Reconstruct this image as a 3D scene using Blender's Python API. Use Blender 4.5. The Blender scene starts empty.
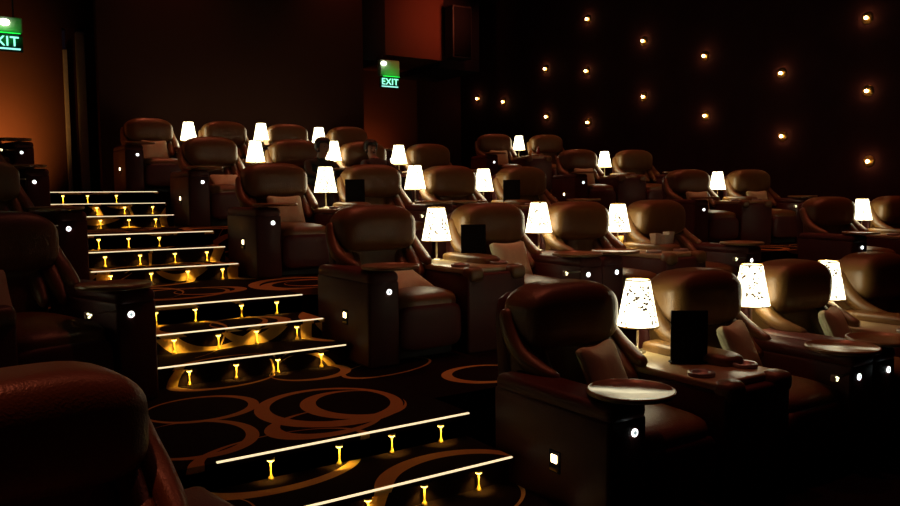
import bpy, bmesh, math, random
from mathutils import Vector, Matrix
random.seed(7)
sc = bpy.context.scene
C = sc.collection
PI = math.pi

# ------------------------------------------------------------------ camera, world, lights, exposure
FPX = 785.6
YAW, PITCH, ROLL = 0.585036, -0.0751555, -0.0092041
CAMZ = 1.624
F = Vector((math.sin(YAW)*math.cos(PITCH), math.cos(YAW)*math.cos(PITCH), math.sin(PITCH)))
r0 = Vector((math.cos(YAW), -math.sin(YAW), 0)); u0 = r0.cross(F)
cr, sr = math.cos(ROLL), math.sin(ROLL)
RT = cr*r0 + sr*u0; UP = -sr*r0 + cr*u0
cd = bpy.data.cameras.new('camera'); cam = bpy.data.objects.new('camera', cd); C.objects.link(cam)
cd.sensor_width = 36.0; cd.lens = FPX*36.0/900.0; cd.clip_start = 0.05; cd.clip_end = 200
M = Matrix((RT, UP, -F)).transposed().to_4x4(); M.translation = Vector((0, 0, CAMZ))
cam.matrix_world = M
sc.camera = cam

w = bpy.data.worlds.new('dark'); sc.world = w; w.use_nodes = True
w.node_tree.nodes['Background'].inputs[0].default_value = (0.010, 0.005, 0.008, 1)
w.node_tree.nodes['Background'].inputs[1].default_value = 0.3

sc.view_settings.view_transform = 'Standard'
sc.view_settings.look = 'None'
sc.view_settings.exposure = 0.0
sc.view_settings.gamma = 1.0
sc.view_settings.use_curve_mapping = False

def lamp(name, kind, loc, power, col, target=None, size=0.1, angle=60, blend=0.6):
    d = bpy.data.lights.new(name, kind); d.energy = power; d.color = col
    if kind == 'AREA': d.size = size
    elif kind == 'SPOT':
        d.spot_size = math.radians(angle); d.spot_blend = blend; d.shadow_soft_size = size
    else: d.shadow_soft_size = size
    o = bpy.data.objects.new(name, d); C.objects.link(o); o.location = loc
    if target is not None:
        o.rotation_euler = (Vector(target)-Vector(loc)).to_track_quat('-Z', 'Y').to_euler()
    return o

# dim fill light added for overall ambience, then the few red downlights the ceiling has
lamp('ambient_fill', 'AREA', (4.5, 5.0, 6.3), 3.0, (1.0, 0.60, 0.95), (4.5, 5.0, 0), size=9)
RED = (1.0, 0.20, 0.09)
RED_SPOTS = []
for k in range(5):
    for x in (3.4, 6.4, 10.0):
        RED_SPOTS.append((x, 4.0+2.288*k, 6.45))
RED_SPOTS.append((0.0, 2.9, 6.45))
for p in RED_SPOTS:
    lamp('red_downlight_glow', 'SPOT', p, 88 if p[0] > 1 else 170, RED, (p[0], p[1]-0.3, 0), size=0.06, angle=80 if p[0] > 1 else 26, blend=1.0)
# orange wall washers: left exit, the far aisle recess, the bulkhead above it
lamp('orange_wash', 'SPOT', (0.75, 12.8, 1.85), 620, (1.0, 0.42, 0.09), (0.35, 14.2, 2.4), size=0.08, angle=116, blend=1.0)
lamp('recess_wash', 'SPOT', (7.55, 14.8, 1.78), 150, (1.0, 0.30, 0.08), (7.9, 15.5, 2.45), size=0.06, angle=85, blend=1.0)
lamp('bulkhead_wash', 'SPOT', (8.9, 12.2, 5.2), 130, (1.0, 0.17, 0.07), (8.6, 13.6, 5.0), size=0.1, angle=95, blend=1.0)

# ------------------------------------------------------------------ materials
def _nt(name):
    m = bpy.data.materials.new(name); m.use_nodes = True
    nt = m.node_tree; b = nt.nodes['Principled BSDF']
    return m, nt, b
def mat(name, col, rough=0.5, metal=0.0, spec=0.5, var=0.0, scale=20.0, bump=0.0, bscale=200.0, coat=0.0):
    m, nt, b = _nt(name)
    b.inputs['Base Color'].default_value = (*col, 1)
    b.inputs['Roughness'].default_value = rough; b.inputs['Metallic'].default_value = metal
    b.inputs['Specular IOR Level'].default_value = spec
    if coat: b.inputs['Coat Weight'].default_value = coat; b.inputs['Coat Roughness'].default_value = 0.25
    tc = nt.nodes.new('ShaderNodeTexCoord')
    if var:
        n = nt.nodes.new('ShaderNodeTexNoise'); n.inputs['Scale'].default_value = scale; n.inputs['Detail'].default_value = 4
        nt.links.new(tc.outputs['Object'], n.inputs['Vector'])
        mx = nt.nodes.new('ShaderNodeMix'); mx.data_type = 'RGBA'
        mx.inputs[6].default_value = (*[c*(1-var) for c in col], 1); mx.inputs[7].default_value = (*[min(1, c*(1+var)) for c in col], 1)
        nt.links.new(n.outputs['Fac'], mx.inputs[0]); nt.links.new(mx.outputs[2], b.inputs['Base Color'])
    if bump:
        n2 = nt.nodes.new('ShaderNodeTexNoise'); n2.inputs['Scale'].default_value = bscale; n2.inputs['Detail'].default_value = 3
        nt.links.new(tc.outputs['Object'], n2.inputs['Vector'])
        bp = nt.nodes.new('ShaderNodeBump'); bp.inputs['Strength'].default_value = bump; bp.inputs['Distance'].default_value = 0.01
        nt.links.new(n2.outputs['Fac'], bp.inputs['Height']); nt.links.new(bp.outputs['Normal'], b.inputs['Normal'])
    return m
def glow(name, col, s, base=None):
    m, nt, b = _nt(name)
    b.inputs['Base Color'].default_value = (*(base or col), 1); b.inputs['Roughness'].default_value = 0.5
    b.inputs['Emission Color'].default_value = (*col, 1); b.inputs['Emission Strength'].default_value = s
    return m

LEATHER = mat('brown_leather', (0.20, 0.105, 0.032), 0.34, spec=0.75, var=0.22, scale=9, bump=0.25, bscale=120)
LEATHER_D = mat('maroon_leather', (0.10, 0.024, 0.020), 0.45, spec=0.4, var=0.2, scale=7, bump=0.2, bscale=120)
BASE = mat('black_base', (0.02, 0.018, 0.02), 0.6)
PILLOW = mat('cream_cushion_cloth', (0.78, 0.78, 0.50), 0.85, var=0.1, scale=30, bump=0.3, bscale=300)
TOPM = mat('tan_console_top', (0.50, 0.42, 0.24), 0.28, var=0.12, scale=14)
TRAYM = mat('wood_tray', (0.34, 0.22, 0.09), 0.30, var=0.25, scale=11, coat=0.3)
METAL = mat('satin_metal', (0.6, 0.56, 0.48), 0.28, metal=1.0)
CUPM = mat('grey_cup_ring', (0.42, 0.42, 0.40), 0.35, metal=0.4)
BRASS = mat('brass', (0.75, 0.5, 0.14), 0.3, metal=1.0)
BLACKP = mat('black_plastic', (0.006, 0.006, 0.008), 0.6, spec=0.2)
MENUM = mat('black_menu_card', (0.008, 0.008, 0.009), 0.75, spec=0.2)
WALLM = mat('maroon_wall_fabric', (0.055, 0.018, 0.022), 0.9, spec=0.1, var=0.25, scale=3, bump=0.2, bscale=90)
WALLB = mat('brown_wall_plaster', (0.060, 0.024, 0.016), 0.85, spec=0.1, var=0.12, scale=2)
CEILM = mat('black_ceiling', (0.012, 0.010, 0.013), 0.95, spec=0.05)
TRIMM = mat('timber_trim', (0.55, 0.52, 0.50), 0.5, var=0.2, scale=8)
SCREENM = mat('screen_cloth', (0.05, 0.05, 0.06), 0.9)
GLASSM = mat('amber_drink', (0.65, 0.38, 0.08), 0.12, spec=0.8)
CARTON = mat('cream_carton', (0.6, 0.52, 0.42), 0.7, var=0.1, scale=60)
REDDRINK = mat('red_bottle', (0.35, 0.05, 0.04), 0.2, spec=0.7)
SKIN = mat('skin', (0.32, 0.17, 0.10), 0.55)
JACKET_G = mat('dark_green_jacket', (0.030, 0.038, 0.022), 0.8, var=0.2, scale=30)
JACKET_B = mat('black_jacket', (0.02, 0.018, 0.02), 0.8)
TROUSER = mat('dark_trousers', (0.015, 0.015, 0.02), 0.85)
HAIR = mat('black_hair', (0.010, 0.008, 0.007), 0.5)
LEDW = glow('white_led', (0.92, 1.0, 0.98), 3.5)
GLINT = glow('pale_yellow_glint', (1.0, 0.93, 0.5), 3.5)  # emissive colour for a metal glint, not a lamp
LEDY = glow('aisle_lens', (1.0, 0.72, 0.38), 9.0)
STRIP = glow('warm_strip', (1.0, 0.80, 0.47), 1.15)
STREAK = mat('gilt_light_streak', (0.85, 0.58, 0.12), 0.35, metal=0.35)  # gold colour standing in for the light streak below each step lens
LENS = glow('yellow_lens', (1.0, 0.62, 0.13), 7.0)
BULB = glow('warm_bulb', (1.0, 0.72, 0.42), 26.0)
CYAN = glow('cyan_letters', (0.35, 1.0, 0.82), 1.3)
GREENS = glow('green_strip', (0.02, 1.0, 0.10), 1.2)
SPOTW = glow('emergency_bulb', (1.0, 0.98, 0.80), 4.0)
SIGNB = mat('dark_green_sign', (0.0, 0.06, 0.045), 0.4)
HOUSING = mat('pale_sign_housing', (0.30, 0.42, 0.28), 0.6)

def shade_mat():
    m, nt, b = _nt('speckled_lamp_shade')
    b.inputs['Base Color'].default_value = (0.8, 0.78, 0.7, 1); b.inputs['Roughness'].default_value = 0.8
    tc = nt.nodes.new('ShaderNodeTexCoord')
    v = nt.nodes.new('ShaderNodeTexVoronoi'); v.inputs['Scale'].default_value = 52
    nt.links.new(tc.outputs['Object'], v.inputs['Vector'])
    n = nt.nodes.new('ShaderNodeTexNoise'); n.inputs['Scale'].default_value = 14
    nt.links.new(tc.outputs['Object'], n.inputs['Vector'])
    # speckles keep to blotches of the lace print
    t1 = nt.nodes.new('ShaderNodeMath'); t1.operation = 'LESS_THAN'; t1.inputs[1].default_value = 0.46
    nt.links.new(v.outputs['Distance'], t1.inputs[0])
    t2 = nt.nodes.new('ShaderNodeMath'); t2.operation = 'GREATER_THAN'; t2.inputs[1].default_value = 0.52
    nt.links.new(n.outputs['Fac'], t2.inputs[0])
    mu = nt.nodes.new('ShaderNodeMath'); mu.operation = 'MULTIPLY'
    nt.links.new(t1.outputs[0], mu.inputs[0]); nt.links.new(t2.outputs[0], mu.inputs[1])
    mr = nt.nodes.new('ShaderNodeMapRange'); mr.inputs['To Min'].default_value = 4.8; mr.inputs['To Max'].default_value = 0.04
    nt.links.new(mu.outputs[0], mr.inputs['Value'])
    b.inputs['Emission Color'].default_value = (1.0, 0.90, 0.58, 1)
    nt.links.new(mr.outputs[0], b.inputs['Emission Strength'])
    return m
SHADE = shade_mat()

# carpet of looping rings; every ring is the crescent between two circles
# (cx, cy, rx, ry, rotation, dx, dy, inner scale) in plan metres (x, y + z)
Z2 = 0.4214
RINGS = [
    (1.86, 4.07+Z2, .42, .42, 0.3, .02, .03, .82), (1.99, 4.03+Z2, .29, .33, .2, .05, .01, .84),
    (1.70, 3.78+Z2, .34, .24, 0.2, .05, .03, .86), (1.05, 3.90+Z2, .31, .33, 0.0, -.03, .02, .90),
    (1.24, 4.44+Z2, .32, .28, 0.0, -.02, .01, .88), (2.12, 4.93+Z2, .28, .24, 0.0, -.03, .02, .86),
    (3.05, 4.20+Z2, .30, .26, 0.0, .03, .0, .84), (2.62, 4.75+Z2, .40, .20, 0.3, .01, .01, .93),
    (1.35, 3.60+.28, .46, .28, 0.1, .02, .03, .86), (2.05, 3.02+.28, .44, .36, 0.2, .02, -.03, .86),
    (0.92, 3.25+.28, .20, .22, 0.0, .05, .02, .7), (1.55, 5.05+Z2, .36, .22, 0.1, .03, .01, .88),
]
def carpet_mat():
    m, nt, b = _nt('swirl_carpet')
    N = nt.nodes; Lk = nt.links
    def math_(op, a, bb=None):
        n = N.new('ShaderNodeMath'); n.operation = op
        for i, v in enumerate((a, bb)):
            if v is None: continue
            if isinstance(v, (int, float)): n.inputs[i].default_value = v
            else: Lk.new(v, n.inputs[i])
        return n.outputs[0]
    tc = N.new('ShaderNodeTexCoord'); sp = N.new('ShaderNodeSeparateXYZ'); Lk.new(tc.outputs['Object'], sp.inputs[0])
    X = sp.outputs[0]; Yp = math_('ADD', sp.outputs[1], sp.outputs[2])
    def circ(x, y, rot, rx, ry, x0, y0):
        cb = N.new('ShaderNodeCombineXYZ'); Lk.new(x, cb.inputs[0]); Lk.new(y, cb.inputs[1])
        mp = N.new('ShaderNodeMapping'); mp.vector_type = 'TEXTURE'
        mp.inputs['Location'].default_value = (x0, y0, 0); mp.inputs['Rotation'].default_value = (0, 0, rot); mp.inputs['Scale'].default_value = (rx, ry, 1)
        Lk.new(cb.outputs[0], mp.inputs['Vector'])
        ln = N.new('ShaderNodeVectorMath'); ln.operation = 'LENGTH'; Lk.new(mp.outputs[0], ln.inputs[0])
        return ln.outputs['Value']
    def ring(x, y, cx, cy, rx, ry, rot, dx, dy, k):
        a = math_('LESS_THAN', circ(x, y, rot, rx, ry, cx, cy), 1.0)
        c = math_('GREATER_THAN', circ(x, y, rot, rx*k, ry*k, cx+dx, cy+dy), 1.0)
        return math_('MULTIPLY', a, c)
    tot = None
    for R in RINGS:
        o = ring(X, Yp, *R); tot = o if tot is None else math_('MAXIMUM', tot, o)
    # the same print repeats on everything past the first landing
    gate = math_('GREATER_THAN', Yp, 5.75)
    for (px, py, ox, oy, rx, ry, rot, dx, dy, k) in [(1.15, 1.0, .1, .2, .45, .36, .3, .04, .02, .84), (1.4, 1.25, .8, .7, .52, .40, 1.0, .03, -.04, .87), (.95, 1.1, .45, .9, .30, .26, .2, -.04, .02, .82)]:
        xm = math_('FLOORED_MODULO', math_('ADD', X, ox), px); ym = math_('FLOORED_MODULO', math_('ADD', Yp, oy), py)
        o = math_('MULTIPLY', ring(xm, ym, px/2, py/2, rx, ry, rot, dx, dy, k), gate)
        tot = math_('MAXIMUM', tot, o)
    nz = N.new('ShaderNodeTexNoise'); nz.inputs['Scale'].default_value = 260; Lk.new(tc.outputs['Object'], nz.inputs['Vector'])
    mx = N.new('ShaderNodeMix'); mx.data_type = 'RGBA'
    mx.inputs[6].default_value = (0.018, 0.008, 0.008, 1); mx.inputs[7].default_value = (0.80, 0.48, 0.16, 1)
    Lk.new(tot, mx.inputs[0])
    m2 = N.new('ShaderNodeMix'); m2.data_type = 'RGBA'; m2.blend_type = 'MULTIPLY'; m2.inputs[0].default_value = 0.5
    Lk.new(mx.outputs[2], m2.inputs[6]); Lk.new(nz.outputs['Color'], m2.inputs[7]); Lk.new(m2.outputs[2], b.inputs['Base Color'])
    b.inputs['Roughness'].default_value = 0.95; b.inputs['Specular IOR Level'].default_value = 0.05
    bp = N.new('ShaderNodeBump'); bp.inputs['Strength'].default_value = 0.4; bp.inputs['Distance'].default_value = 0.004
    Lk.new(nz.outputs['Fac'], bp.inputs['Height']); Lk.new(bp.outputs['Normal'], b.inputs['Normal'])
    return m
CARPET = carpet_mat()

# ------------------------------------------------------------------ mesh helpers
def new(): return bmesh.new()
def link(name, bm, m, parent=None, smooth=False, loc=None):
    me = bpy.data.meshes.new(name)
    bmesh.ops.recalc_face_normals(bm, faces=bm.faces[:])
    bm.to_mesh(me); bm.free()
    for mm in (m if isinstance(m, (list, tuple)) else [m]): me.materials.append(mm)
    if smooth: me.shade_smooth()
    o = bpy.data.objects.new(name, me); C.objects.link(o)
    if parent: o.parent = parent
    if loc: o.location = loc
    return o
def box(bm, x0, x1, y0, y1, z0, z1, bev=0.0, seg=2):
    t = new(); bmesh.ops.create_cube(t, size=1)
    for v in t.verts:
        v.co = Vector(((x0+x1)/2+v.co.x*(x1-x0), (y0+y1)/2+v.co.y*(y1-y0), (z0+z1)/2+v.co.z*(z1-z0)))
    if bev: bmesh.ops.bevel(t, geom=t.edges[:], offset=bev, segments=seg, profile=0.5, affect='EDGES')
    merge(bm, t)
def merge(bm, t, mtx=None):
    if mtx: t.transform(mtx)
    me = bpy.data.meshes.new('t'); t.to_mesh(me); t.free(); bm.from_mesh(me); bpy.data.meshes.remove(me)
def pad(bm, cx, cy, cz, w_, d_, h_, p=4.0, cuts=9, warp=None):
    t = new(); bmesh.ops.create_cube(t, size=2)
    bmesh.ops.subdivide_edges(t, edges=t.edges[:], cuts=cuts, use_grid_fill=True)
    for v in t.verts:
        x, y, z = v.co
        # even out the grid, then pull to the superellipsoid
        s = (abs(x)**p+abs(y)**p+abs(z)**p)**(1/p)
        x, y, z = x/s, y/s, z/s
        if warp: x, y, z = warp(x, y, z)
        v.co = (cx+x*w_/2, cy+y*d_/2, cz+z*h_/2)
    merge(bm, t)
def cyl(bm, x, y, z0, z1, r0_, r1_=None, seg=24, caps=True):
    r1_ = r0_ if r1_ is None else r1_
    a = [bm.verts.new((x+r0_*math.cos(2*PI*i/seg), y+r0_*math.sin(2*PI*i/seg), z0)) for i in range(seg)]
    b = [bm.verts.new((x+r1_*math.cos(2*PI*i/seg), y+r1_*math.sin(2*PI*i/seg), z1)) for i in range(seg)]
    for i in range(seg): bm.faces.new((a[i], a[(i+1) % seg], b[(i+1) % seg], b[i]))
    if caps: bm.faces.new(a[::-1]); bm.faces.new(b)
def lathe(bm, x, y, prof, seg=24):
    rings = []
    for r_, z_ in prof:
        rings.append([bm.verts.new((x+r_*math.cos(2*PI*i/seg), y+r_*math.sin(2*PI*i/seg), z_)) for i in range(seg)])
    for a, b in zip(rings, rings[1:]):
        for i in range(seg): bm.faces.new((a[i], a[(i+1) % seg], b[(i+1) % seg], b[i]))
    bm.faces.new(rings[0][::-1]); bm.faces.new(rings[-1])
def tube(bm, pts, rad, seg=12, flat=1.0):
    P = [Vector(p) for p in pts]
    # smooth resample
    out = []; rr = []
    n = len(P)
    for i in range(n-1):
        p0 = P[max(i-1, 0)]; p1 = P[i]; p2 = P[i+1]; p3 = P[min(i+2, n-1)]
        for k in range(6):
            t = k/6
            out.append(0.5*((2*p1)+(-p0+p2)*t+(2*p0-5*p1+4*p2-p3)*t*t+(-p0+3*p1-3*p2+p3)*t**3)); rr.append(rad[i]*(1-t)+rad[i+1]*t)
    out.append(P[-1]); rr.append(rad[-1])
    rings = []
    for i, c in enumerate(out):
        d = (out[min(i+1, len(out)-1)]-out[max(i-1, 0)]).normalized()
        a = d.cross(Vector((1, 0, 0)))
        if a.length < 0.1: a = d.cross(Vector((0, 1, 0)))
        a.normalize(); b = d.cross(a).normalized()
        k = 1.0
        if i == 0 or i == len(out)-1: k = 0.35
        elif i == 1 or i == len(out)-2: k = 0.85
        rings.append([bm.verts.new(c+(a*math.cos(2*PI*j/seg)+b*math.sin(2*PI*j/seg)*flat)*rr[i]*k) for j in range(seg)])
    for a, b in zip(rings, rings[1:]):
        for j in range(seg): bm.faces.new((a[j], a[(j+1) % seg], b[(j+1) % seg], b[j]))
    bm.faces.new(rings[0][::-1]); bm.faces.new(rings[-1])
def tag(o, label, cat, group=None, kind=None):
    if label: o['label'] = label
    if cat: o['category'] = cat
    if group: o['group'] = group
    if kind: o['kind'] = kind
    return o
def empty(name, loc=(0, 0, 0), rz=0.0):
    o = bpy.data.objects.new(name, None); C.objects.link(o); o.location = loc; o.rotation_euler = (0, 0, rz)
    o.empty_display_size = 0.1
    return o
def struct(name, bm, m, smooth=False):
    o = link(name, bm, m, smooth=smooth); o['kind'] = 'structure'; return o
KIDS = {}
def copy_tree(o, parent=None):
    c = o.copy(); C.objects.link(c)
    if parent is not None: c.parent = parent
    for ch in [k for k in ALLKIDS(o)]: copy_tree(ch, c)
    return c
def ALLKIDS(o): return [k for k in bpy.data.objects if k.parent == o]
def place(proto, used, loc, rz, label, cat, group):
    o = proto if not used else copy_tree(proto)
    o.location = loc; o.rotation_euler = (0, 0, rz)
    for k in ('label', 'category', 'group'):
        if k in o: del o[k]
    return tag(o, label, cat, group)

# ------------------------------------------------------------------ the setting
D, DZ, TT = 2.288, 0.4214, 0.382
XL, XA = 1.126, 2.435
YT = 3.482
def lvl(k): return DZ*(k-1)           # floor level of row k
def ytop(k): return YT+D*(k-2)        # top nosing that leads onto level k
bm = new(); box(bm, -6, 12.6, -8, 4.6, -0.2, 0.0); struct('floor', bm, CARPET)
for k in range(2, 7):
    yr = 3.86+D*(k-2)
    yn = 3.86+D*(k-1)+0.3 if k < 5 else 19.0
    if k == 6: break
    bm = new()
    box(bm, XA, 12.6, yr, yn, lvl(k)-DZ-0.1, lvl(k))
    yl = yr if k > 2 else YT-0.04
    box(bm, -6, XL if k > 2 else 0.7, yl, yn, lvl(k)-DZ-0.1, lvl(k))
    box(bm, XL if k > 2 else 0.7, XA, ytop(k)+0.045, yn, lvl(k)-DZ-0.1, lvl(k)-0.001)
    struct('floor', bm, CARPET)
# stair of the near aisle: carpeted treads with an overhanging nose
ORD = ['first', 'second', 'third', 'fourth', 'fifth', 'sixth', 'seventh', 'eighth', 'ninth', 'tenth', 'eleventh', 'twelfth']
NOSE = []
for k in range(2, 6):
    for j in (2, 1, 0):
        y = ytop(k)-j*TT; z = lvl(k)-j*DZ/3
        x0 = 0.7 if k == 2 else XL
        yb = y+TT+0.045 if j else ytop(k)+0.30
        bm = new()
        box(bm, x0, XA, y, yb, z-0.028, z)
        box(bm, x0, XA, y+0.045, yb, z-DZ/3, z-0.028)
        struct('floor', bm, CARPET)
        NOSE.append((k, j, y, z))
# plain steps of the far aisle
for k in range(3, 6):
    for j in (2, 1):
        y = ytop(k)-j*TT+0.38; z = lvl(k)-j*DZ/3
        bm = new(); box(bm, 6.92, 8.35, y, y+TT+0.02, z-DZ/3, z); struct('floor', bm, CARPET)

bm = new(); box(bm, -6.2, 12.8, -8.2, 19.2, 6.6, 6.8); struct('ceiling', bm, CEILM)
bm = new(); box(bm, 12.6, 12.8, -8.2, 19.2, -0.2, 6.6); struct('wall_right', bm, WALLM)
bm = new(); box(bm, -6.2, -6.0, -8.2, 19.2, -0.2, 6.6); struct('wall_left', bm, WALLM)
bm = new(); box(bm, -6.0, 12.6, -8.2, -8.0, -0.2, 6.6); struct('wall_front', bm, WALLM)
bm = new(); box(bm, 2.30, 6.90, 13.3, 13.5, 1.6, 6.6); box(bm, 6.70, 6.90, 13.5, 15.5, 1.6, 6.6); struct('wall_back', bm, WALLB)
bm = new(); box(bm, -6.0, 1.93, 14.2, 14.4, 1.6, 6.6); box(bm, 1.93, 2.5, 14.2, 14.4, 4.35, 6.6); struct('wall_back_left', bm, WALLB)
bm = new(); box(bm, 6.9, 9.4, 15.5, 15.7, 1.6, 6.6); struct('wall_recess', bm, WALLB)
bm = new(); box(bm, 9.3, 12.6, 18.4, 18.6, 1.6, 6.6); box(bm, 9.3, 9.4, 15.7, 18.4, 1.6, 6.6); struct('wall_back_right', bm, WALLM)
bm = new(); box(bm, 7.55, 8.90, 13.6, 15.5, 4.33, 6.6); struct('wall_bulkhead', bm, WALLB)
bm = new(); box(bm, 6.90, 7.55, 13.60, 15.5, 4.20, 6.6); box(bm, 8.90, 9.9, 13.75, 15.5, 4.2, 6.6); struct('trim_1', bm, CEILM)
# exit door at the head of the stair
bm = new(); box(bm, 1.99, 2.13, 14.24, 14.29, 1.686, 4.35); box(bm, 2.25, 2.5, 14.2, 14.4, 1.6, 4.4); struct('door_1', bm, WALLM)
bm = new(); box(bm, 1.93, 1.99, 14.12, 14.26, 1.686, 4.0, 0.008); struct('trim_2', bm, TRIMM)
bm = new(); box(bm, 2.13, 2.25, 14.10, 14.26, 1.686, 4.3, 0.008); struct('trim_3', bm, TRIMM)

# ------------------------------------------------------------------ step lights
for i, (k, j, y, z) in enumerate(NOSE):
    bm = new()
    box(bm, (1.02 if k == 2 else XL)+0.01, XA-0.012, y-0.005, y+0.008, z-0.004, z+0.004, 0.002, 1)
    o = link('step_edge_light', bm, STRIP)
    tag(o, 'thin glowing strip on the %s step edge, counted up from the nearest' % ORD[i], 'light strip', 'glowing step edges')
bm = new()
LOC0 = (0, 0, 0)
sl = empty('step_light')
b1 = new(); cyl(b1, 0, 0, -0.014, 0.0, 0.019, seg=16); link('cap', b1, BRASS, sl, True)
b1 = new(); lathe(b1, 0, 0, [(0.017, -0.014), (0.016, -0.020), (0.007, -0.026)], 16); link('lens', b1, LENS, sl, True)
b1 = new(); lathe(b1, 0, 0, [(0.007, -0.024), (0.0045, -0.05), (0.0045, -0.080), (0.008, -0.093), (0.014, -0.101), (0.014, -0.112)], 14); link('stem', b1, STREAK, sl, True)  # stem and foot shaped after the streak of light down the riser
ld = bpy.data.lights.new('step_beam', 'SPOT'); ld.energy = 0.9; ld.color = (1.0, 0.66, 0.10); ld.spot_size = math.radians(110); ld.spot_blend = 0.9; ld.shadow_soft_size = 0.008
FR = [[.16, .38, .60, .84], [.13, .37, .61, .84], [.14, .40, .64, .87], [.16, .38, .62, .86]]
used = False
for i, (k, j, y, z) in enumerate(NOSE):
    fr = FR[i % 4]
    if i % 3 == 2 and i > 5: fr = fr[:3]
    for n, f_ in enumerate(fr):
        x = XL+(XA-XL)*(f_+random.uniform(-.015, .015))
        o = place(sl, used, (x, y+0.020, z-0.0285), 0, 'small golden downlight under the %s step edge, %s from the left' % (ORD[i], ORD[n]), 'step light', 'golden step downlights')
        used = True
        l = bpy.data.objects.new('step_beam', ld); C.objects.link(l); l.parent = o; l.location = (0, -0.021, -0.022)
        l.rotation_euler = (math.radians(14), 0, 0)

# ------------------------------------------------------------------ recliner
def head_warp(x, y, z):
    # domed shoulders, gathers along the lower front, belly towards the front
    z2 = z*(1-0.36*abs(x)**3.2) if z > 0 else z
    y2 = y
    if y < 0:
        g = sum(math.exp(-((x-c)/0.045)**2) for c in (-.45, -.2, .05, .3, .52))
        lo = max(0.0, min(1.0, (0.25-z)/0.9))
        y2 = y*(1+0.10*(1-z*z))+0.11*g*lo
    return x, y2, z2
def make_recliner(s):
    """s=-1: arm on the left side, s=+1: arm on the right side (seen from the camera)"""
    r_ = empty('recliner')
    b = new(); box(b, -.26, .26, -.72, .30, 0.0, .16, 0.01); link('base', b, BASE, r_)
    b = new()
    pad(b, 0, -.36, .355, .56, .98, .27, 6, 9, lambda x, y, z: (x, y, z+0.16*(1-x*x)*(1-y*y) if z > 0 else z))
    link('seat_cushion', b, LEATHER, r_, True)
    b = new(); pad(b, 0, -.80, .245, .54, .14, .33, 5, 8); link('footrest', b, LEATHER_D, r_, True)
    # backrest with three soft vertical channels
    b = new()
    def bw(x, y, z):
        if y < 0:
            g = sum(math.exp(-((x-c)/0.06)**2) for c in (-.42, 0, .42)); y = y*(1.1)+0.22*g*(1-z*z)
        return x, y+0.55*z*0.5, z
    pad(b, 0, .08, .68, .58, .24, .60, 4.5, 10, bw); link('backrest', b, LEATHER, r_, True)
    b = new(); pad(b, 0, .22, .60, .58, .12, .90, 7, 5, lambda x, y, z: (x, y+0.7*z, z)); link('back_shell', b, LEATHER_D, r_, True)
    b = new(); pad(b, 0, .035, .935, .69, .32, .375, 4.4, 12, head_warp); link('headrest', b, LEATHER, r_, True)
    for q in (-1, 1):
        b = new()
        tube(b, [(q*.330, .12, .98), (q*.345, .06, .86), (q*.362, -.05, .75), (q*.352, -.18, .690), (q*.320, -.31, .655)], [.045, .056, .055, .046, .030], 14)
        tube(b, [(q*.255, .08, .90), (q*.275, .02, .79), (q*.290, -.08, .69), (q*.280, -.19, .62), (q*.262, -.29, .56)], [.045, .055, .054, .046, .030], 12)
        tube(b, [(q*.185, .06, .82), (q*.200, .00, .72), (q*.208, -.07, .62), (q*.200, -.16, .53)], [.045, .052, .050, .032], 12)
        link('side_bolster', b, LEATHER, r_, True)
    # armrest with number light, aisle light and swivel tray
    xi, xo = s*.280, s*.528
    a0, a1 = min(xi, xo), max(xi, xo)
    b = new(); box(b, a0, a1, -.875, -.02, 0.0, .60, 0.02, 2); box(b, a0, a1, -.885, -.02, .575, .668, 0.042, 4)
    arm = link('armrest', b, LEATHER_D, r_, True)
    xm = (a0+a1)/2-s*.04
    b = new()
    t = new(); lathe(t, 0, 0, [(.019, 0), (.019, .004), (.012, .005)], 20); merge(b, t, Matrix.Translation((xm, -.875, .525)) @ Matrix.Rotation(PI/2, 4, 'X'))
    link('number_light', b, LEDW, arm)
    b = new()
    t = new(); lathe(t, 0, 0, [(.011, 0.004), (.011, .0062), (.008, .0064)], 16); merge(b, t, Matrix.Translation((xm, -.875, .525)) @ Matrix.Rotation(PI/2, 4, 'X'))
    link('number_digit', b, glow('grey_led', (.5, .62, .62), .6) if 'grey_led' not in bpy.data.materials else bpy.data.materials['grey_led'], arm)
    xs = xo
    b = new(); box(b, xs-.006, xs+.006, -.555, -.475, .265, .375, .003, 1); al = link('aisle_light_frame', b, BLACKP, arm)
    b = new(); box(b, xs-.010, xs+.010, -.536, -.494, .315, .355, .002, 1); link('aisle_light_lens', b, LEDY, arm)
    b = new(); box(b, xs-.014 if s < 0 else xs-.004, xs+.004 if s < 0 else xs+.014, -.542, -.488, .276, .288, .002, 1); link('aisle_light_lip', b, BRASS, arm)
    b = new()
    tx, ty = s*.31, -.80
    lathe(b, tx, ty, [(.185, .680), (.203, .684), (.208, .695), (.205, .706), (.196, .707), (.192, .699), (.02, .698)], 40)
    tr = link('tray', b, TRAYM, r_, True)
    b = new(); cyl(b, s*.42, -.70, .660, .682, .028, seg=16)
    link('tray_bracket', b, METAL, tr, True)
    if s > 0:
        b = new(); box(b, .13, .30, -.868, -.856, .548, .560, .003, 1); box(b, .10, .135, -.885, -.850, .530, .572, .008, 2)
        cb_ = link('bracket_bar', b, METAL, r_, False)
        b = new()
        for ox, oz in ((.108, .560), (.124, .552), (.114, .541)): pad(b, ox, -.887, oz, .013, .008, .011, 2.2, 3)
        link('glint_beads', b, GLINT, cb_)  # glowing beads stand for the golden glint on the tray bracket
    return r_
PL = make_recliner(-1); PR = make_recliner(1)
used_rec = {-1: False, 1: False}
def recliner(s, loc, rz, label, group):
    p = PL if s < 0 else PR
    o = place(p, used_rec[s], loc, rz, label, 'recliner', group); used_rec[s] = True
    return o

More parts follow.
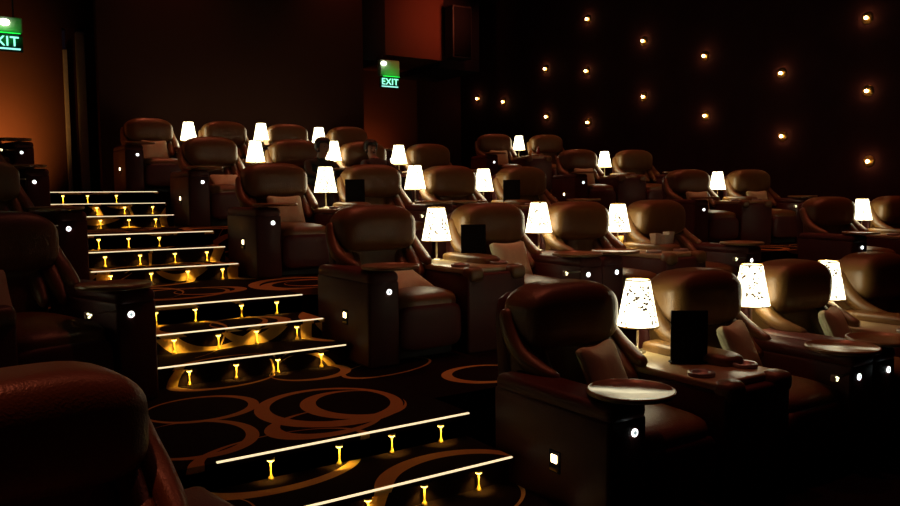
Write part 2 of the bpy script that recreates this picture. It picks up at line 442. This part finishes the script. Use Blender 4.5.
# console between the two seats of a pair
def make_console():
    c = empty('console_table')
    b = new(); box(b, -.275, .275, -.86, .08, 0, .60, .02, 2); link('body', b, LEATHER_D, c, True)
    b = new(); box(b, -.274, .274, -.80, .08, .598, .640, .014, 3); link('top', b, TOPM, c, True)
    for q in (-1, 1):
        b = new(); pad(b, q*.20, -.82, .595, .15, .14, .12, 3, 6); link('front_roll', b, LEATHER, c, True)
    b = new(); pad(b, .165, -.27, .650, .21, .66, .11, 4.5, 8); link('padded_roll', b, LEATHER, c, True)
    for q in (-1, 1):
        b = new(); lathe(b, q*.185, -.63, [(.070, .637), (.074, .656), (.066, .664), (.046, .660), (.044, .646), (.01, .645)], 28)
        link('cup_holder', b, CUPM, c, True)
    return c
PC = make_console(); used_c = [False]
def make_lamp():
    l = empty('table_lamp')
    b = new(); lathe(b, 0, 0, [(.052, 0), (.052, .006), (.03, .012), (.008, .018)], 28); link('base', b, METAL, l, True)
    b = new(); cyl(b, 0, 0, .014, .33, .009, .007, 14); link('stem', b, METAL, l, True)
    b = new(); seg = 40
    prof = [(.128, .168), (.125, .171), (.073, .445), (.070, .448)]
    rings = []
    for (r_, z_) in prof: rings.append([b.verts.new((r_*math.cos(2*PI*i/seg), r_*math.sin(2*PI*i/seg), z_)) for i in range(seg)])
    for q in [(.067, .445), (.122, .171)]: rings.append([b.verts.new((q[0]*math.cos(2*PI*i/seg), q[0]*math.sin(2*PI*i/seg), q[1])) for i in range(seg)])
    rings.append(rings[0])
    for a, c in zip(rings, rings[1:]):
        for i in range(seg): b.faces.new((a[i], a[(i+1) % seg], c[(i+1) % seg], c[i]))
    sh = link('lamp_shade', b, SHADE, l, True)
    for (R_, zz) in ((.0735, .448), (.1295, .167)):
        b = new()
        for i in range(seg):
            a0, a1 = 2*PI*i/seg, 2*PI*(i+1)/seg
            q = [b.verts.new((rr*math.cos(a), rr*math.sin(a), z_)) for a in (a0, a1) for rr, z_ in ((R_-.004, zz-.004), (R_, zz-.004), (R_, zz+.004), (R_-.004, zz+.004))]
            for m_ in range(4): b.faces.new((q[m_], q[(m_+1) % 4], q[4+(m_+1) % 4], q[4+m_]))
        bmesh.ops.remove_doubles(b, verts=b.verts[:], dist=1e-5)
        link('shade_rim', b, BRASS, sh)
    b = new(); lathe(b, 0, 0, [(.008, .30), (.022, .325), (.022, .345), (.008, .365)], 14); link('bulb', b, BULB, l, True)
    return l
PLAMP = make_lamp(); used_l = [False]
def make_menu():
    b = new(); box(b, -.105, .105, -.006, .006, .010, .305, .003, 1); box(b, -.11, .11, -.03, .03, 0, .012, .004, 1)
    return link('menu_stand', b, MENUM)
PM = make_menu(); used_m = [False]
def menu(loc, rz, label):
    o = PM if not used_m[0] else PM.copy()
    if used_m[0]: C.objects.link(o)
    used_m[0] = True; o.location = loc; o.rotation_euler = (0, 0, rz)
    tag(o, label, 'menu', 'black menu stands on the consoles')
def make_cushion():
    b = new()
    def wv(x, y, z):
        e = (x*x*z*z)
        return x*(1-0.10*(1-z*z)*0+0.06*e), y*(1-0.75*max(abs(x), abs(z))**4), z*(1-0.08*(1-x*x)+0.06*e)
    pad(b, 0, 0, 0, .36, .125, .35, 9, 11, wv)
    return link('cushion', b, PILLOW, None, True)
PCU = make_cushion(); used_cu = [False]
def cushion(loc, rx, rz, label):
    o = PCU if not used_cu[0] else PCU.copy()
    if used_cu[0]: C.objects.link(o)
    used_cu[0] = True; o.location = loc; o.rotation_euler = (rx, 0, rz)
    tag(o, label, 'cushion', 'cream cushions on the recliners')

ROWN = ['', 'front', 'second', 'third', 'fourth', 'back']
ROWDX = [0, 0, 0, .04, .06, -.17]
YLAMP = 3.353
SEATS_X = [(3.01, -1), (4.165, 1), (5.222, -1), (6.34, 1)]
SEATN = ['first', 'second', 'third', 'fourth']
LAMPX = {1: [3.66, 4.72, 5.71], 2: [3.66, 4.73, 5.82], 3: [3.69, 4.77, 5.82], 4: [3.73, 4.80, 5.93], 5: [3.49, 4.60, 5.68]}
def dolamp(loc, label):
    o = place(PLAMP, used_l[0], loc, 0, label, 'lamp', 'small shaded lamps between the seats'); used_l[0] = True
    o.rotation_euler = (0, 0, random.uniform(0, 6))
for k in range(1, 6):
    y = YLAMP+D*(k-1); z = lvl(k); dx = ROWDX[k]
    for n, (x, s) in enumerate(SEATS_X):
        recliner(s, (x+dx, y, z), 0, 'brown leather recliner, %s seat right of the stair in the %s row' % (SEATN[n], ROWN[k]), 'recliners of the middle block')
    for n, x in enumerate((3.60, 5.77)):
        o = place(PC, used_c[0], (x+dx, y, z), 0, 'console with cup holders between the %s seats, middle %s row' % (('first and second', 'third and fourth')[n], ROWN[k]), 'console', 'consoles of the middle block'); used_c[0] = True
    for n, x in enumerate(LAMPX[k]):
        zz = .640 if n != 1 else .6685
        dolamp((x-.06 if n != 1 else x, y, z+zz), 'lit speckled white table lamp, %s from the stair in the middle %s row' % (SEATN[n], ROWN[k]))
# far block, turned towards the middle
TH = -math.radians(15)
RBL = {2: (10.31, -.0), 3: (10.31, 0), 4: (10.14, 0), 5: (10.02, 0)}
def rotp(cx, cy, dx, dy, a=TH): return (cx+dx*math.cos(a)-dy*math.sin(a), cy+dx*math.sin(a)+dy*math.cos(a))
for k in range(2, 6):
    y = YLAMP+D*(k-1); z = lvl(k); cx = RBL[k][0]
    for n, (dx, s) in enumerate(((-.565, -1), (.565, 1))):
        p = rotp(cx, y, dx, 0)
        recliner(s, (p[0], p[1], z), TH, 'brown leather recliner beyond the far aisle, %s seat of the %s row' % (('left', 'right')[n], ROWN[k]), 'recliners of the far block')
    place(PC, True, (cx, y, z), TH, 'console with cup holders beyond the far aisle in the %s row' % ROWN[k], 'console', 'consoles of the far block')
    dolamp((cx-.05, y, z+.640), 'lit white table lamp beyond the far aisle in the %s row' % ROWN[k])
# near left block: only its stair-side seats are in the picture
recliner(1, (.20, 2.55, 0), .17, 'dark leather recliner in the near left corner, its big headrest filling the frame edge', 'recliners left of the stair')
for k in range(2, 6):
    y = YLAMP+D*(k-1); z = lvl(k)
    recliner(1, (.34+(.10 if k == 5 else 0), y-.14, z), .30, 'dark leather recliner left of the stair in the %s row' % ROWN[k], 'recliners left of the stair')
place(PC, True, (-.16, YLAMP+D-.31, lvl(2)), .30, 'console left of the second-row recliner beside the stair', 'console', 'consoles left of the stair')
dolamp((-.16, YLAMP+D-.31, lvl(2)+.640), 'lit table lamp left of the stair in the second row, beyond the frame edge')

# menus
menu((3.60, 2.96, .641), -.62, 'black menu card standing on the front-row console beside the nearest lamp')
menu((3.80, 5.38, lvl(2)+.641), -.55, 'black menu card on the second-row console right of the first lamp')
menu((3.83, 7.62, lvl(3)+.641), -.5, 'black menu card on the third-row console right of the first lamp')
menu((5.96, 7.62, lvl(3)+.641), -.5, 'black menu card on the third-row console right of the third lamp')
# cushions: (seat x, row, dx, dy, block)
def cu(x, k, dx, dy, z, rz, label, rx=-.42): cushion((x+dx, YLAMP+D*(k-1)+dy, lvl(k)+z), rx, rz, label)
cu(3.03, 1, -.01, -.31, .640, .32, 'cream cushion leaning on the nearest front-row recliner behind the oval tray')
cu(4.165, 1, .0, -.32, .640, .32, 'cream cushion on the second front-row recliner, half hidden by the menu card')
cu(5.225, 1, .02, -.32, .640, .32, 'cream cushion on the third front-row recliner, left of the third lamp')
cu(3.03, 2, .0, -.42, .53, .1, 'cream cushion lying on the first second-row recliner right of the stair', -1.2)
cu(4.165, 2, .04, -.26, .615, 0, 'cream cushion on the second recliner of the second row, right of the menu card')
cu(3.07, 3, .0, -.25, .615, 0, 'cream cushion on the first third-row recliner right of the stair')
cu(3.09, 4, .06, -.42, .53, 0, 'cream cushion lying on the first fourth-row recliner right of the stair', -1.1)
cu(2.86, 5, .0, -.24, .615, 0, 'cream cushion on the back-row recliner at the head of the stair')
for k, lb, q in ((3, 'third', -.565), (4, 'fourth', -.565), (5, 'back', -.565)):
    p = rotp(RBL[k][0], YLAMP+D*(k-1), q, -.24)
    cushion((p[0], p[1], lvl(k)+.615), -.28, TH, 'cream cushion on the left recliner beyond the far aisle in the %s row' % lb)
p = rotp(10.27, YLAMP+D*2, .565, -.24); cushion((p[0], p[1], lvl(3)+.615), -.28, TH, 'cream cushion on the right recliner beyond the far aisle in the third row')
cu(.22, 2, -.02, -.44, .62, .3, 'tan cushion at the left frame edge on the second-row recliner left of the stair')

# drinks and cartons
def tumbler(x, y, z, h, r_, m, label, group=None, cat='glass'):
    b = new(); lathe(b, 0, 0, [(r_*.8, 0), (r_, h), (r_*.9, h), (r_*.72, h*.12)], 16); o = link('tumbler' if cat == 'glass' else 'carton', b, m, None, True, (x, y, z)); tag(o, label, cat, group)
tumbler(5.68, YLAMP+D-.06, lvl(2)+.640, .12, .034, GLASSM, 'amber tumbler on the second-row console left of the third lamp stem', 'tumblers by the third lamp')
tumbler(5.84, YLAMP+D+.04, lvl(2)+.640, .12, .034, GLASSM, 'amber tumbler on the second-row console just right of the third lamp stem', 'tumblers by the third lamp')
for i, (dx, dy, h) in enumerate(((-.50, -.42, .10), (-.405, -.45, .085), (-.31, -.42, .11))):
    x, y, z = 6.34+dx, YLAMP+D+dy, lvl(2)
    b = new(); t = .030
    b2 = [b.verts.new(v) for v in ((-t, -t, 0), (t, -t, 0), (t, t, 0), (-t, t, 0), (-t*1.35, -t*1.35, h), (t*1.35, -t*1.35, h), (t*1.35, t*1.35, h), (-t*1.35, t*1.35, h))]
    for f_ in ((0, 1, 2, 3), (0, 1, 5, 4), (1, 2, 6, 5), (2, 3, 7, 6), (3, 0, 4, 7), (4, 5, 6, 7)): b.faces.new([b2[q] for q in f_])
    o = link('snack_carton', b, CARTON, None, False, (x, y, z+.703))
    tag(o, 'small cream snack carton on the second-row console right of the third lamp, %s of three' % ('leftmost', 'middle', 'rightmost')[i], 'carton', 'cream cartons on the console')
# bottle on the far block's back row console
b = new(); lathe(b, 0, 0, [(.03, 0), (.032, .12), (.014, .17), (.012, .21)], 14); o = link('bottle', b, REDDRINK, None, True, (10.12, YLAMP+D*4-.42, lvl(5)+.650)); tag(o, 'small red bottle on the back-row console beyond the far aisle', 'bottle')
tumbler(9.95, YLAMP+D*4-.38, lvl(5)+.650, .12, .035, GLASSM, 'amber tumbler on the back-row console beyond the far aisle, left of the red bottle')

# ------------------------------------------------------------------ people
def skin_mesh(name, verts, edges, mats, matfn=None, parent=None, sub=2):
    me = bpy.data.meshes.new(name); me.from_pydata([v[:3] for v in verts], edges, [])
    o = bpy.data.objects.new(name, me); C.objects.link(o)
    md = o.modifiers.new('s', 'SKIN'); me.skin_vertices[0].data[0].use_root = True
    for i, v in enumerate(verts):
        me.skin_vertices[0].data[i].radius = (v[3], v[4] if len(v) > 4 else v[3])
    o.modifiers.new('u', 'SUBSURF').levels = sub
    dg = bpy.context.evaluated_depsgraph_get(); dg.update()
    out = bpy.data.meshes.new_from_object(o.evaluated_get(dg))
    bpy.data.objects.remove(o); bpy.data.meshes.remove(me)
    out.name = name; out.materials.clear()
    for m in mats: out.materials.append(m)
    if matfn:
        for p_ in out.polygons: p_.material_index = matfn(p_.center)
    out.shade_smooth()
    o = bpy.data.objects.new(name, out); C.objects.link(o)
    if parent: o.parent = parent
    return o
def person(loc, rz, lean, jacket, label, tz=1.0):
    """seated figure, origin on the floor under the pelvis, facing -y"""
    L_ = lean
    def fz(z): return z if z < .58 else (.58+(z-.58)*tz if z < 1.13 else .58+.55*tz+(z-1.13)*.95)
    dh = fz(1.25)-1.25
    V = []; E = []
    def v(x, y, z, r_, r2=None): V.append((x, y, fz(z), r_, r2 or r_)); return len(V)-1
    def e(a, b): E.append((a, b))
    pel = v(0, 0, .58, .15, .12)
    w1 = v(0, -.02*L_, .72, .14, .105); e(pel, w1)
    ch = v(0, -.12*L_, .92, .16, .115); e(w1, ch)
    nk0 = v(0, -.20*L_, 1.07, .075); e(ch, nk0)
    nk = v(0, -.23*L_, 1.13, .055); e(nk0, nk)
    hd = v(0, -.27*L_, 1.21, .07, .08); e(nk, hd)
    hc = v(0, -.28*L_, 1.28, .08, .09); e(hd, hc)
    ht = v(0, -.28*L_, 1.34, .055, .06); e(hc, ht)
    hands = []
    for s in (-1, 1):
        sh = v(s*.19, -.17*L_, 1.01, .062); e(ch, sh)
        el = v(s*.25, -.20-.1*L_, .76, .047); e(sh, el)
        fa = v(s*.20, -.34-.1*L_, .71, .038); e(el, fa)
        wr = v(s*.13, -.44-.1*L_, .70, .027); e(fa, wr)
        pm = v(s*.10, -.50-.1*L_, .70, .034, .018); e(wr, pm)
        for i in range(4):
            ln = (.032, .037, .035, .027)[i]
            a = v(s*(.075+.02*i), -.535-.1*L_, .70, .009); e(pm, a)
            b = v(s*(.073+.02*i), -.535-ln-.1*L_, .690, .008); e(a, b)
            c_ = v(s*(.072+.02*i), -.535-ln*1.7-.1*L_, .668, .007); e(b, c_)
        a = v(s*.066, -.49-.1*L_, .70, .010); e(pm, a); b = v(s*.045, -.53-.1*L_, .69, .009); e(a, b)
        hp = v(s*.10, -.04, .57, .095); e(pel, hp)
        kn = v(s*.13, -.46, .60, .062); e(hp, kn)
        cf = v(s*.13, -.56, .38, .052); e(kn, cf)
        an = v(s*.13, -.62, .13, .036); e(cf, an)
        ft = v(s*.14, -.74, .08, .038, .028); e(an, ft)
    yh = -.28*L_
    def mf(c):
        if c.z > fz(1.115): return 1
        if c.z < .62 or (c.y < -.3 and c.z < .66): return 2
        if c.y < -.425-.1*L_ and abs(c.x) < .16 and c.z > .64: return 1
        return 0
    body = skin_mesh('person', V, E, [jacket, SKIN, TROUSER], mf)
    body.location = loc; body.rotation_euler = (0, 0, rz)
    tag(body, label, 'person', None)
    # features of the face
    b = new()
    pad(b, 0, yh-.100, 1.245+dh, .026, .035, .045, 2.2, 4)
    for s in (-1, 1): pad(b, s*.082, yh, 1.25+dh, .018, .035, .06, 2.2, 4)
    link('facial_features', b, SKIN, body, True)
    b = new()
    for s in (-1, 1): pad(b, s*.032, yh-.086, 1.265+dh, .024, .014, .010, 2.2, 4)
    pad(b, 0, yh-.092, 1.205+dh, .045, .012, .010, 2.2, 4)
    link('eyes_and_mouth', b, HAIR, body, True)
    b = new()
    def hw(x, y, z):
        if y < -.2 and z < .35: y = -.2+(y+.2)*.15
        return x, y, z
    pad(b, 0, yh+.012, 1.292+dh, .195, .225, .215, 2.4, 9, hw); link('hair', b, HAIR, body, True)
    return body
person((5.285, 9.72, lvl(4)-.06), 0, -.95, JACKET_B, 'person in a dark jacket lounging in the third fourth-row recliner', .66)
person((4.28, 9.70, lvl(4)-.06), .15, .8, JACKET_G, 'person in a dark green jacket leaning forward between two fourth-row lamps', .60)

# ------------------------------------------------------------------ exit signs, wall lights, speaker, downlights
def text_mesh(name, s, size, m, parent, loc):
    cu_ = bpy.data.curves.new(name, 'FONT'); cu_.body = s; cu_.size = size; cu_.extrude = 0.004; cu_.offset = 0.0015; cu_.space_character = 1.08
    cu_.align_x = 'CENTER'; cu_.align_y = 'CENTER'
    o = bpy.data.objects.new(name, cu_); C.objects.link(o)
    dg = bpy.context.evaluated_depsgraph_get(); dg.update()
    me = bpy.data.meshes.new_from_object(o.evaluated_get(dg)); bpy.data.objects.remove(o)
    me.materials.clear(); me.materials.append(m)
    o = bpy.data.objects.new(name, me); C.objects.link(o); o.parent = parent; o.location = loc; o.rotation_euler = (PI/2, 0, 0)
    return o
def exit_sign(loc, label, W, top, hh=.44, bx=None):
    e_ = empty('exit_sign', loc)
    b = new(); box(b, -W/2, W/2, -.02, .02, -.10, .10, .004, 1); link('panel', b, SIGNB, e_)
    text_mesh('lettering', 'EXIT', .17, CYAN, e_, (0, -.026, .022))
    b = new(); box(b, -W/2+.03, W/2-.03, -.026, -.018, -.075, -.055); link('light_bar', b, CYAN, e_)
    b = new(); box(b, -W/2, W/2, -.04, .10, .135, hh, .015, 2); h = link('housing', b, HOUSING, e_, True)
    b = new(); box(b, -W/2+.03, W/2-.03, -.09, -.07, .115, .125); link('green_lamp_strip', b, GREENS, e_)
    b = new(); box(b, -W/2+.02, W/2-.02, -.09, .02, .100, .115); link('bracket', b, BLACKP, e_)
    b = new(); pad(b, -W/2+.05 if bx is None else bx, -.075, hh-.08, .12, .08, .085, 2.2, 6); link('emergency_lamp', b, SPOTW, e_, True)
    b = new()
    for q in (-1, 1): cyl(b, q*W*.3, .03, hh-.01, top-loc[2], .01, seg=8)
    link('hanger', b, BLACKP, e_)
    l = lamp('sign_green', 'AREA', (0, -.20, .10), .5, (.05, 1.0, .1), size=.3); l.parent = e_; l.rotation_euler = (math.radians(140), 0, 0)
    tag(e_, label, 'exit sign', None)
exit_sign((7.57, 13.5, 3.77), 'glowing EXIT sign with green box hanging over the far aisle, upper middle', .42, 4.33)
exit_sign((.88, 11.5, 3.57), 'glowing EXIT sign with green box cut by the top left frame edge', .46, 6.6, .33, .03)

SC = [((12.6, 13.30, 5.52), 0), ((12.6, 11.63, 4.76), 0), ((12.6, 10.07, 4.22), 0), ((12.6, 8.42, 3.68), 0), ((12.6, 6.93, 4.35), 0), ((12.6, 6.89, 3.2), 0), ((12.6, 14.75, 4.61), 0), ((12.6, 13.33, 4.37), 0), ((12.6, 16.42, 3.99), 0), ((12.6, 17.57, 4.19), 0), ((12.6, 11.61, 3.61), 0), ((12.6, 10.03, 3.08), 0), ((12.6, 8.38, 2.58), 0), ((12.6, 6.84, 2.08), 0), ((12.6, 14.71, 3.46), 0), ((12.6, 13.27, 3.21), 0)]
wl = empty('wall_light')
b = new(); t = new(); lathe(t, 0, 0, [(.095, 0), (.095, .005), (.06, .010), (.02, .028)], 20); merge(b, t, Matrix.Rotation(-PI/2, 4, 'Y')); link('halo_plate', b, BRASS, wl, True)  # reflector disc added to give the bulb a lit halo
b = new(); pad(b, -.050, 0, 0, .052, .052, .052, 2, 5); link('bulb', b, glow('orange_bulb', (1.0, 0.52, 0.20), 42.0), wl, True)
colnames = {}
cols = sorted(set(round(p[1]/1.0) for p, _ in SC))
def colname(y):
    for nm, a, c_ in (('rightmost', 6, 7.5), ('second from right', 7.5, 9), ('third from right', 9, 10.8), ('fourth from right', 10.8, 12.5), ('fifth from right', 12.5, 14), ('sixth from right', 14, 15.6), ('seventh from right', 15.6, 17), ('farthest', 17, 19)):
        if a <= y < c_: return nm
byc = {}
for p, _ in SC: byc.setdefault(colname(p[1]), []).append(p)
u = False
for nm, ps in byc.items():
    ps.sort(key=lambda q: -q[2])
    for i, p in enumerate(ps):
        pos = '' if len(ps) == 1 else (('upper', 'lower')[i] if len(ps) == 2 else ('top', 'middle', 'bottom')[i])
        place(wl, u, (p[0]-.001, p[1], p[2]), 0, ('tiny warm light on the right wall, %s one in the %s column' % (pos, nm)) if pos else 'tiny warm point light on the dark right wall, alone in the %s column' % nm, 'wall light', 'point lights on the right wall')
        u = True
# small up-light on the back right pier
e_ = empty('speaker', (9.07, 13.3, 4.85))
b = new(); box(b, -.22, .24, -.12, .18, -.52, .52, .02, 2); link('cabinet', b, BLACKP, e_)
b = new(); box(b, -.19, .21, -.135, -.115, -.48, .48, .006, 1); link('grille', b, mat('speaker_cloth', (.004, .004, .005), .98, spec=0.0), e_)
b = new(); box(b, -.04, .04, .16, .46, -.04, .04); link('wall_bracket', b, BLACKP, e_)
tag(e_, 'black box loudspeaker on the wall right of the red-lit bulkhead', 'speaker')
for i, p in enumerate(RED_SPOTS):
    pass
